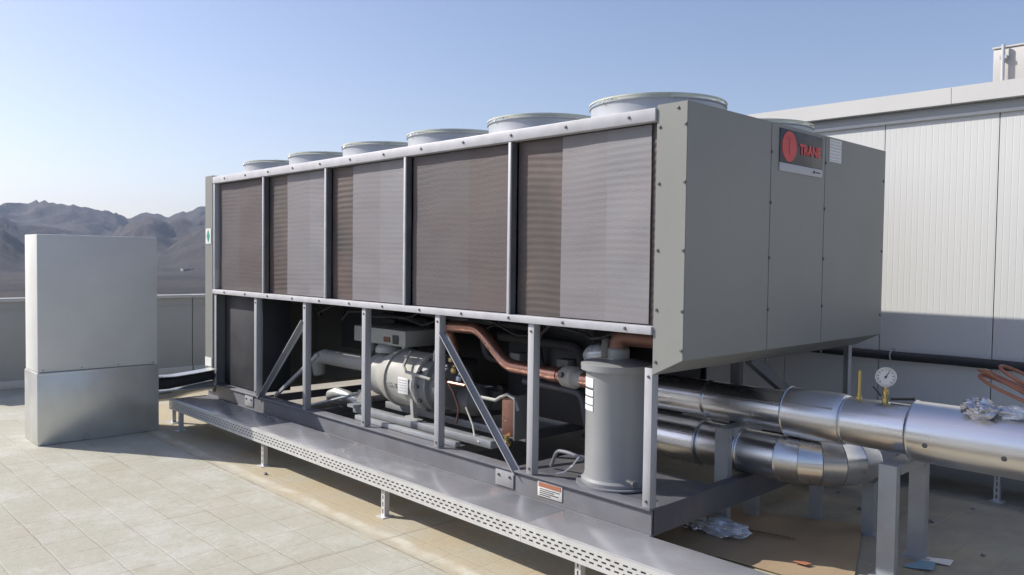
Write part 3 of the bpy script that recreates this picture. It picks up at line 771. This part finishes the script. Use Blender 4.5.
walkway(-5.62, 2.3, -.63, -.235, .31, [-5.45, -3.62, -1.82, -.02, 1.78], 'long galvanised walkway with a slotted edge in front of the chiller frame', [-2.62, -.42])
walkway(-.6, 4.2, 3.06, 3.46, .33, [-.3, .96, 2.6, 4.0], 'galvanised walkway at the foot of the white hall wall', [1.8])

# ------------------------------------------------------------------ insulated pipes
PY = 1.15
def sect(x0, x1, r_, th, mat='steel', taper=0., z=.832, seam=True, bead=True):
    bb = B(); pr = [(0, r_ - .012), (.001, r_)]
    if bead: pr += [(.008, r_ + .004), (.014, r_)]
    pr += [(x1 - x0 - .02 - taper, r_)]
    if taper: pr += [(x1 - x0 - .004, r_ - taper * .6)]
    else:
        if bead: pr += [(x1 - x0 - .014, r_), (x1 - x0 - .008, r_ + .004)]
        pr += [(x1 - x0 - .001, r_)]
    pr += [(x1 - x0, r_ - .014)]
    bb.lathe((x0, PY, z), (1, 0, 0), pr, 56); o = bb.build('cladding_section', M[mat], th, 28)
    q = B(); a = R(148); n = 6; A = [a + R(5) * i / n for i in range(n + 1)]
    q.prism([(PY + (r_ + .002) * math.cos(t), z + (r_ + .002) * math.sin(t)) for t in A] + [(PY + (r_ - .002) * math.cos(t), z + (r_ - .002) * math.sin(t)) for t in A[::-1]], 0, x0 + .018, x1 - .022 - taper)
    q.build('lap_seam', M[mat], o, 0)
    return o
UP = thing('insulated_pipe', (1, PY, .7), 'upper bright metal-clad pipe leaving the chiller to the right, carrying the gauge', 'pipe', 'metal-clad water pipes')
b = B(); b.rings([(-1.3, PY, .832), (-1.0, PY, .832), (3.6, PY, .832)], .085, 24); b.build('core_pipe', M['black'], UP)
sect(-1.1, -.33, .128, UP); sect(-.33, .265, .128, UP, 'steel')
sect(.265, .64, .160, UP, 'steel_b', .012)
sect(.64, 1.035, .146, UP)
s4 = sect(1.035, 2.3, .175, UP, 'steel_b'); sect(2.3, 3.6, .175, UP)
for x in (1.15, 1.54, 1.94):
    a = R(205)
    b = B(); p0 = Vector((x, PY + .176 * math.cos(a), .85 + .176 * math.sin(a) + .105 - .105)); 
    yy, zz = PY - .176 * math.cos(R(14)),   .832 - .176 * math.sin(R(14))
    b.lathe((x, yy + .004, zz), (0, -math.cos(R(14)), -math.sin(R(14))), [(0, .016), (.004, .015), (.008, .007), (.009, .003)], 8); b.build('rivet', M['bolt'], UP)
# pressure gauge
gx = .868
b = B(); b.lathe((gx, PY - .01, .972), (0, 0, 1), [(0, .018), (.03, .018), (.032, .012), (.05, .012), (.052, .019), (.075, .019), (.077, .010), (.11, .010)], 12); ga = b.build('pressure_gauge', M['brass'], UP)
gd = Vector((.36, -.93, .02)).normalized(); gc = Vector((gx, PY - .01, 1.128))
b = B(); b.lathe(gc - gd * .018, gd, [(0, .045), (.004, .056), (.030, .057), (.034, .060), (.038, .058), (.038, .052), (.032, .050)], 36, caps=False)
b.lathe(gc - gd * .018, gd, [(0, .001), (.0005, .045)], 24, caps=False); b.build('gauge_case', M['galv'], ga, 40)
b = B(); b.lathe(gc + gd * .010, gd, [(0, .051), (.002, .051)], 32); b.build('dial', M['white'], ga)
b = B(); sd = gd.cross(Vector((0, 0, 1))).normalized(); up = sd.cross(gd)
for k in range(11):
    a = R(-45 + 27 * k); d = sd * math.cos(a) + up * math.sin(a)
    b.bar(gc + gd * .013 + d * .036, gc + gd * .013 + d * .046, .003, .0015, tuple(gd))
b.bar(gc + gd * .0145 - (sd * -.5 + up * .86) * .012, gc + gd * .0145 + (sd * -.5 + up * .86) * .034, .004, .0015, tuple(gd))
b.lathe(gc + gd * .012, gd, [(0, .007), (.004, .006)], 12); b.build('dial_marks', M['ink'], ga)
b = B(); b.bar((gx - .02, PY - .02, 1.01), (gx - .065, PY - .03, 1.065), .014, .008); b.build('handle', M['rubber'], ga)
b = B(); b.bar((gx + .03, PY + .0, .997), (gx + .15, PY + .03, 1.010), .025, .012, bev=.003); b.build('valve_lever', M['rubber'], ga)
b = B(); b.lathe((.712, PY - .01, .967), (0, 0, 1), [(0, .020), (.02, .020), (.022, .013), (.05, .013), (.052, .010), (.18, .010), (.182, .006)], 12); b.build('thermometer_pocket', M['brass'], UP)

LP = thing('insulated_pipe', (0, PY, .35), 'lower bright metal-clad pipe bending away under the upper pipe', 'pipe', 'metal-clad water pipes')
Zl = .518
sect(-1.0, -.36, .165, LP, 'steel', z=Zl); sect(-.36, -.06, .150, LP, 'steel_b', z=Zl); sect(-.06, .235, .147, LP, z=Zl)
# mitred elbow turning to +y
ex, er = .235, .34
N = 5; prev = None
for i in range(N):
    a0, a1 = math.pi / 2 * i / N, math.pi / 2 * (i + 1) / N
    P0 = Vector((ex + er * math.sin(a0), PY + er * (1 - math.cos(a0)), Zl)); P1 = Vector((ex + er * math.sin(a1), PY + er * (1 - math.cos(a1)), Zl))
    d0 = Vector((math.cos(a0), math.sin(a0), 0)); d1 = Vector((math.cos(a1), math.sin(a1), 0))
    bb = B(); rr = .150; R_ = []
    for (P_, dd, r2) in ((P0, d0, rr - .01), (P0 + d0 * .001, d0, rr + .003), (P0 + d0 * .007, d0, rr), (P1 - d1 * .002, d1, rr), (P1, d1, rr - .01)):
        sd_ = dd.cross(Vector((0, 0, 1)))
        R_.append([bb.bm.verts.new(P_ + (sd_ * math.cos(2 * math.pi * k / 40) + Vector((0, 0, 1)) * math.sin(2 * math.pi * k / 40)) * r2) for k in range(40)])
    for a, c in zip(R_, R_[1:]):
        for k in range(40): bb.bm.faces.new((a[k], a[(k + 1) % 40], c[(k + 1) % 40], c[k]))
    bb.bm.faces.new(R_[0][::-1]); bb.bm.faces.new(R_[-1])
    bb.build('elbow_segment', M['steel' if i % 2 else 'steel_b'], LP, 28)
bb = B(); bb.lathe((ex + er, PY + er, Zl), (0, 1, 0), [(0, .135), (.002, .150), (.01, .153), (.016, .150), (1.45, .150), (1.452, .13)], 40); bb.build('cladding_section', M['steel'], LP, 28)

def cframe(x, ya, yb, ztop, label, w=.10, arm=True, wb=.05, zl=0.):
    th = thing('pipe_support', (x, (ya + yb) / 2, 0), label, 'pipe support', 'grey steel pipe supports')
    for y in (ya, yb):
        bb = B()
        bb.box(x - w / 2, x + w / 2, y - .003, y + .003, .008, ztop - .001)
        bb.box(x - w / 2, x - w / 2 + .006, y + .004, y + wb, .008, ztop - .001); bb.box(x + w / 2 - .006, x + w / 2, y + .004, y + wb, .008, ztop - .001)
        lg = bb.build('leg', M['stand'], th, 0)
        bb = B(); bb.box(x - w / 2 - .03, x + w / 2 + .03, y - .04, y + wb + .03, 0, .008); bb.build('foot_plate', M['stand'], lg, 0)
    bb = B(); bb.box(x - w / 2, x + w / 2, ya - .004, yb + wb, ztop, ztop + .008); bb.box(x - w / 2, x - w / 2 + .006, ya - .004, yb + wb, ztop - .05, ztop - .001); bb.box(x + w / 2 - .006, x + w / 2, ya + .06, yb, ztop - .05, ztop - .001)
    bb.build('cross_arm', M['stand'], th, 0)
cframe(-.115, .955, 1.345, .675, 'grey steel pipe support nearest the chiller corner, in front of the lower pipe', w=.10)
cframe(.975, .93, 1.40, .645, 'tall grey steel pipe support under the upper pipe below the gauge', w=.10)
cframe(2.9, .93, 1.33, .645, 'grey steel pipe support at the far right end of the upper pipe', w=.13)
bs = thing('pipe_support', (.5, 1.62, 0), 'low grey steel support behind, carrying the bent lower pipe', 'pipe support', 'grey steel pipe supports')
for x in (.235, .60):
    b = B(); b.box(x - .04, x + .04, 1.60, 1.606, .008, .34); b.box(x - .04, x - .034, 1.607, 1.65, .008, .34); b.box(x + .034, x + .04, 1.607, 1.65, .008, .34); lg = b.build('leg', M['stand'], bs, 0)
    b = B(); b.box(x - .07, x + .07, 1.57, 1.68, 0, .008); b.build('foot_plate', M['stand'], lg, 0)
b = B(); b.box(.195, .64, 1.598, 1.655, .342, .354); b.build('cross_arm', M['stand'], bs, 0)

# ------------------------------------------------------------------ the tall duct box on the left and its cable ducts
CB = thing('duct_cabinet', (-5.9, -1.285, 0), 'tall pale grey box on a galvanised sheet base left of the chiller', 'cabinet')
b = B(); b.box(-6.07, -5.63, -1.825, -.745, .685, 1.975, .006); b.build('upper_casing', M['box'], CB)
b = B(); b.box(-6.08, -5.618, -1.835, -.735, 0.002, .681, .008)
for v in b.bm.verts:
    if v.co.x > -5.63: v.co.x += .006 * math.sin(v.co.y * 6)
b.build('galvanised_base', M['galv'], CB)
b = B(); b.box(-5.6175, -5.612, -1.83, -.74, .655, .672, .002); b.build('folded_edge', M['galv'], CB)
for y in (-1.78, -1.45, -1.12, -.79):
    b = B(); b.lathe((-5.629, y, .705), (1, 0, 0), [(0, .006), (.003, .005), (.004, .002)], 8); b.build('screw', M['bolt'], CB)

def tray(y0, y1, z, label, mat, r_=.05, dz=0.):
    th = thing('cable_duct', (-5.95, (y0 + y1) / 2, z), label, 'duct', 'cable ducts into the chiller end')
    pts = [(-5.86, y0, z), (-5.88, y0 + .2, z - .005), (-5.93, y0 + .42, z + .01 + dz), (-6.0, y1, z + .03 + dz)]
    bb = B(); bb.rings(pts, r_, 20); bb.build('duct', M[mat], th, 50)
    return th
t1 = tray(-.74, -.022, .44, 'black insulated duct from the grey box into the chiller end', 'black', .062)
b = B()
for i, (y, z) in enumerate(((-.73, .505), (-.55, .50), (-.32, .512), (-.10, .535))): pass
b.prism([(-.735, .512), (-.5, .507), (-.28, .523), (-.05, .545), (-.05, .552), (-.28, .530), (-.5, .514), (-.735, .519)], 0, -5.97, -5.79); b.build('cover_sheet', M['galv'], t1, 0)
t2 = tray(-.74, -.022, .30, 'galvanised lower duct between grey box and chiller end', 'galv', .05, .02)
b = B(); b.box(-6.02, -5.80, -.73, -.03, .352, .358); b.build('cover_sheet', M['galv'], t2, 0)
b = B(); b.box(-5.92, -5.88, -.50, -.46, .0, .25); b.box(-5.98, -5.82, -.53, -.43, 0, .008); b.build('leg', M['lip'], t2, 0)

# ------------------------------------------------------------------ loose bits
def sheet(pts, z, name, mat, label, cat, th=.004, warp=.006, parent=None, n=14):
    """bilinear sheet over four corners with slight warp"""
    bb = B(); rows = []
    P_ = [Vector((p[0], p[1], 0)) for p in pts]
    for j in range(n + 1):
        r_ = []
        for i in range(n + 1):
            u, v = i / n, j / n
            p = (P_[0] * (1 - u) + P_[1] * u) * (1 - v) + (P_[3] * (1 - u) + P_[2] * u) * v
            e = abs(noise.noise(Vector((p.x * 5, p.y * 5, z * 7 + 2)))) * warp * 2
            r_.append(bb.bm.verts.new((p.x, p.y, z + e)))
        rows.append(r_)
    for j in range(n):
        for i in range(n): bb.bm.faces.new((rows[j][i], rows[j][i + 1], rows[j + 1][i + 1], rows[j + 1][i]))
    ext = bmesh.ops.extrude_face_region(bb.bm, geom=list(bb.bm.faces))
    for v in ext['geom']:
        if isinstance(v, bmesh.types.BMVert): v.co.z += th
    o = bb.build(name, mat, parent)
    if label: tag(o, label, cat)
    return o
cd = thing('cardboard_sheet', (.2, .9, 0), 'flattened brown cardboard sheet lying under the pipes', 'cardboard')
sheet([(-.42, .42), (.95, .55), (.52, 1.72), (-.33, 1.38)], .004, 'sheet', M['card'], None, None, .005, .010, cd)
b = B(); b.box(.55, .63, .70, .75, .030, .031)
for v in b.bm.verts: v.co.x += (v.co.y - .76) * .3
b.build('red_mark', M['orange'], cd, 0)
b = B()
random.seed(9); x = .0
while x < .36:
    w_ = random.uniform(.012, .03); b.box(x, x + w_, .985 + x * .25, 1.0 + x * .25 + .012, .028, .029); x += w_ + .006
b.build('print', M['copper_old'], cd, 0)
tag(sheet([(-.55, .1), (.02, .15), (.05, .75), (-.5, .8)], .0025, 'cardboard_offcut', M['card'], '', '', .004, .006), 'pale cardboard offcut under the near corner of the chiller frame', 'cardboard')

def crumple(c, sx_, sy_, sz_, name, mat, label, cat, seed=1, n=3, parent=None, rough=.35, clampz=None):
    bb = B(); bmesh.ops.create_icosphere(bb.bm, subdivisions=n, radius=1)
    for v in bb.bm.verts:
        d = v.co.normalized(); k = 1 + rough * noise.cell(d * 3 + Vector((seed, 0, 0))) * .4 + rough * noise.noise(d * 4 + Vector((seed, 2, 1))) + rough * .5 * noise.noise(d * 9 + Vector((seed, 5, 1)))
        k = k if rough > .4 else 1 + rough * (noise.noise(d * 2.2 + Vector((seed, 1, 4))) * 1.6 + .8 * abs(noise.noise(d * 5 + Vector((seed, 7, 4)))))
        v.co = Vector((c[0] + d.x * sx_ * k, c[1] + d.y * sy_ * k, c[2] + d.z * sz_ * k))
        if clampz is not None: v.co.z = max(clampz + .0005 * random.random(), v.co.z)
    o = bb.build(name, mat, parent, smooth=0)
    if label: tag(o, label, cat)
    return o
crumple((-.04, .86, .05), .17, .10, .05, 'crumpled_wrap', M['plastic'], 'crumpled silvery plastic wrap on cardboard by the support foot', 'wrapping', 3, 4, clampz=.012, rough=.28)
crumple((-.22, .80, .035), .07, .05, .03, 'crumpled_wrap', M['foil'], 'small foil scrap on the pale cardboard left of the larger wrap', 'wrapping', 8, 3, clampz=.012, rough=.28)
sheet([(1.02, 1.36), (1.17, 1.40), (1.16, 1.50), (1.03, 1.44)], .004, 'paper_scrap', M['white'], 'white paper scrap on the ground right of the pipe support', 'paper', .002, .012, n=6)
sheet([(.98, 1.18), (1.14, 1.22), (1.10, 1.38), (1.02, 1.36)], .004, 'plastic_scrap', M['blue'], 'blue plastic scrap on the ground beside the white paper', 'plastic scrap', .002, .02, n=6)
# small pebbles and rubble, each on its own
random.seed(21)
spots = [(.05, 2.4), (.35, 2.1), (.55, 2.55), (.8, 2.2), (1.3, 2.6), (.2, 2.8), (1.5, 2.2), (.62, 1.95), (1.25, 1.75), (.9, 2.75), (-3.35, -.70)]
wh = ['by the hall walkway, leftmost', 'behind the low support', 'close to the hall walkway, centre', 'in the shade behind the tall support', 'before the hall walkway, right', 'furthest back by the hall', 'right of the tall support', 'beside the bent pipe support', 'near the white paper', 'close to the hall walkway, between two others', 'in the sun near the walkway leg']
for (x, y), w_ in zip(spots, wh):
    s_ = random.uniform(.010, .022)
    crumple((x, y, s_ * .5), s_, s_ * .8, s_ * .6, 'pebble', M['card'] if random.random() < .5 else M['base'], 'small stone chip ' + w_, 'stone', random.random() * 9, 2, clampz=.001)['group'] = 'small stone chips on the roof floor'
# foil bundle and copper tube coil on the upper pipe
crumple((1.40, 1.06, 1.025), .085, .07, .05, 'foil_bundle', M['foil'], 'crumpled silver foil bundle lying on top of the upper pipe', 'foil', 2, 4, rough=.25)
crumple((1.55, 1.10, 1.015), .09, .055, .035, 'foil_tape', M['plastic'], 'grey crumpled tape lying between foil bundle and copper coil', 'tape', 6, 4, rough=.25)
b = B()
for k, (cxx, cyy, cz, ra, rb, tl) in enumerate(((1.70, 1.24, 1.09, .36, .10, -.12), (1.72, 1.22, 1.075, .35, .09, -.13), (1.71, 1.20, 1.065, .36, .12, -.11), (1.75, 1.24, 1.10, .31, .08, -.14))):
    b.rings([(cxx + ra * math.cos(t), cyy + rb * math.sin(t), cz + tl * math.cos(t) + .012 * math.sin(2 * t + k)) for t in [2 * math.pi * i / 48 for i in range(48)]], .0095, 8, closed=True)
tag(b.build('tube_coil', M['hose']), 'coil of reddish copper tube resting on the upper pipe at the right edge', 'tube coil')

# ------------------------------------------------------------------ haze
b = B(); b.box(-5300, 5300, -5300, 5300, -60, 330)
hm = bpy.data.materials.new('haze_air'); hm.use_nodes = True
nt = hm.node_tree; nt.nodes.remove(nt.nodes['Principled BSDF'])
pv = nt.nodes.new('ShaderNodeVolumePrincipled'); pv.inputs['Density'].default_value = 1.2e-4; pv.inputs['Color'].default_value = (.58, .71, .95, 1)
pv.inputs['Anisotropy'].default_value = .3
nt.links.new(pv.outputs[0], nt.nodes['Material Output'].inputs['Volume'])
hz = b.build('haze', hm, smooth=0); hz['kind'] = 'stuff'

# ------------------------------------------------------------------ light, sky, camera
AZ, EL = 32., 37.
s_vec = Vector((-math.cos(R(AZ)) * math.cos(R(EL)), -math.sin(R(AZ)) * math.cos(R(EL)), math.sin(R(EL))))
sl = bpy.data.lights.new('sun', 'SUN'); sl.energy = 4.3; sl.angle = R(.5); sl.color = (1., .95, .87)
so = bpy.data.objects.new('sun', sl); COL.objects.link(so); so.rotation_euler = (-s_vec).to_track_quat('-Z', 'Y').to_euler()
w = bpy.data.worlds.new('World'); S.world = w; w.use_nodes = True
nt = w.node_tree; bg = nt.nodes['Background']; sk = nt.nodes.new('ShaderNodeTexSky'); sk.sky_type = 'NISHITA'; sk.sun_disc = False
sk.sun_elevation = R(EL); sk.sun_rotation = math.atan2(s_vec.x, s_vec.y)
sk.air_density = 1.0; sk.dust_density = 1.3; sk.ozone_density = 1.6; sk.altitude = 300
tint = nt.nodes.new('ShaderNodeVectorMath'); tint.operation = 'MULTIPLY'; tint.inputs[1].default_value = (1.07, .955, .975)
nt.links.new(sk.outputs[0], tint.inputs[0]); nt.links.new(tint.outputs[0], bg.inputs[0]); bg.inputs[1].default_value = .122

cam = bpy.data.cameras.new('camera'); co_ = bpy.data.objects.new('camera', cam); COL.objects.link(co_)
cam.sensor_width = 36; cam.sensor_fit = 'HORIZONTAL'; cam.lens = 28.03; cam.clip_start = .05; cam.clip_end = 20000
co_.matrix_world = Matrix.Translation(CAM) @ Rm.to_4x4()
S.camera = co_
S.view_settings.view_transform = 'Standard'; S.view_settings.look = 'None'; S.view_settings.gamma = 1; S.view_settings.use_curve_mapping = False
S.view_settings.exposure = .42
S.cycles.volume_bounces = 0 if hasattr(S, 'cycles') else 0
for o in bpy.data.objects:
    for k in ('wx', 'wy', 'wz'):
        if k in o: del o[k]
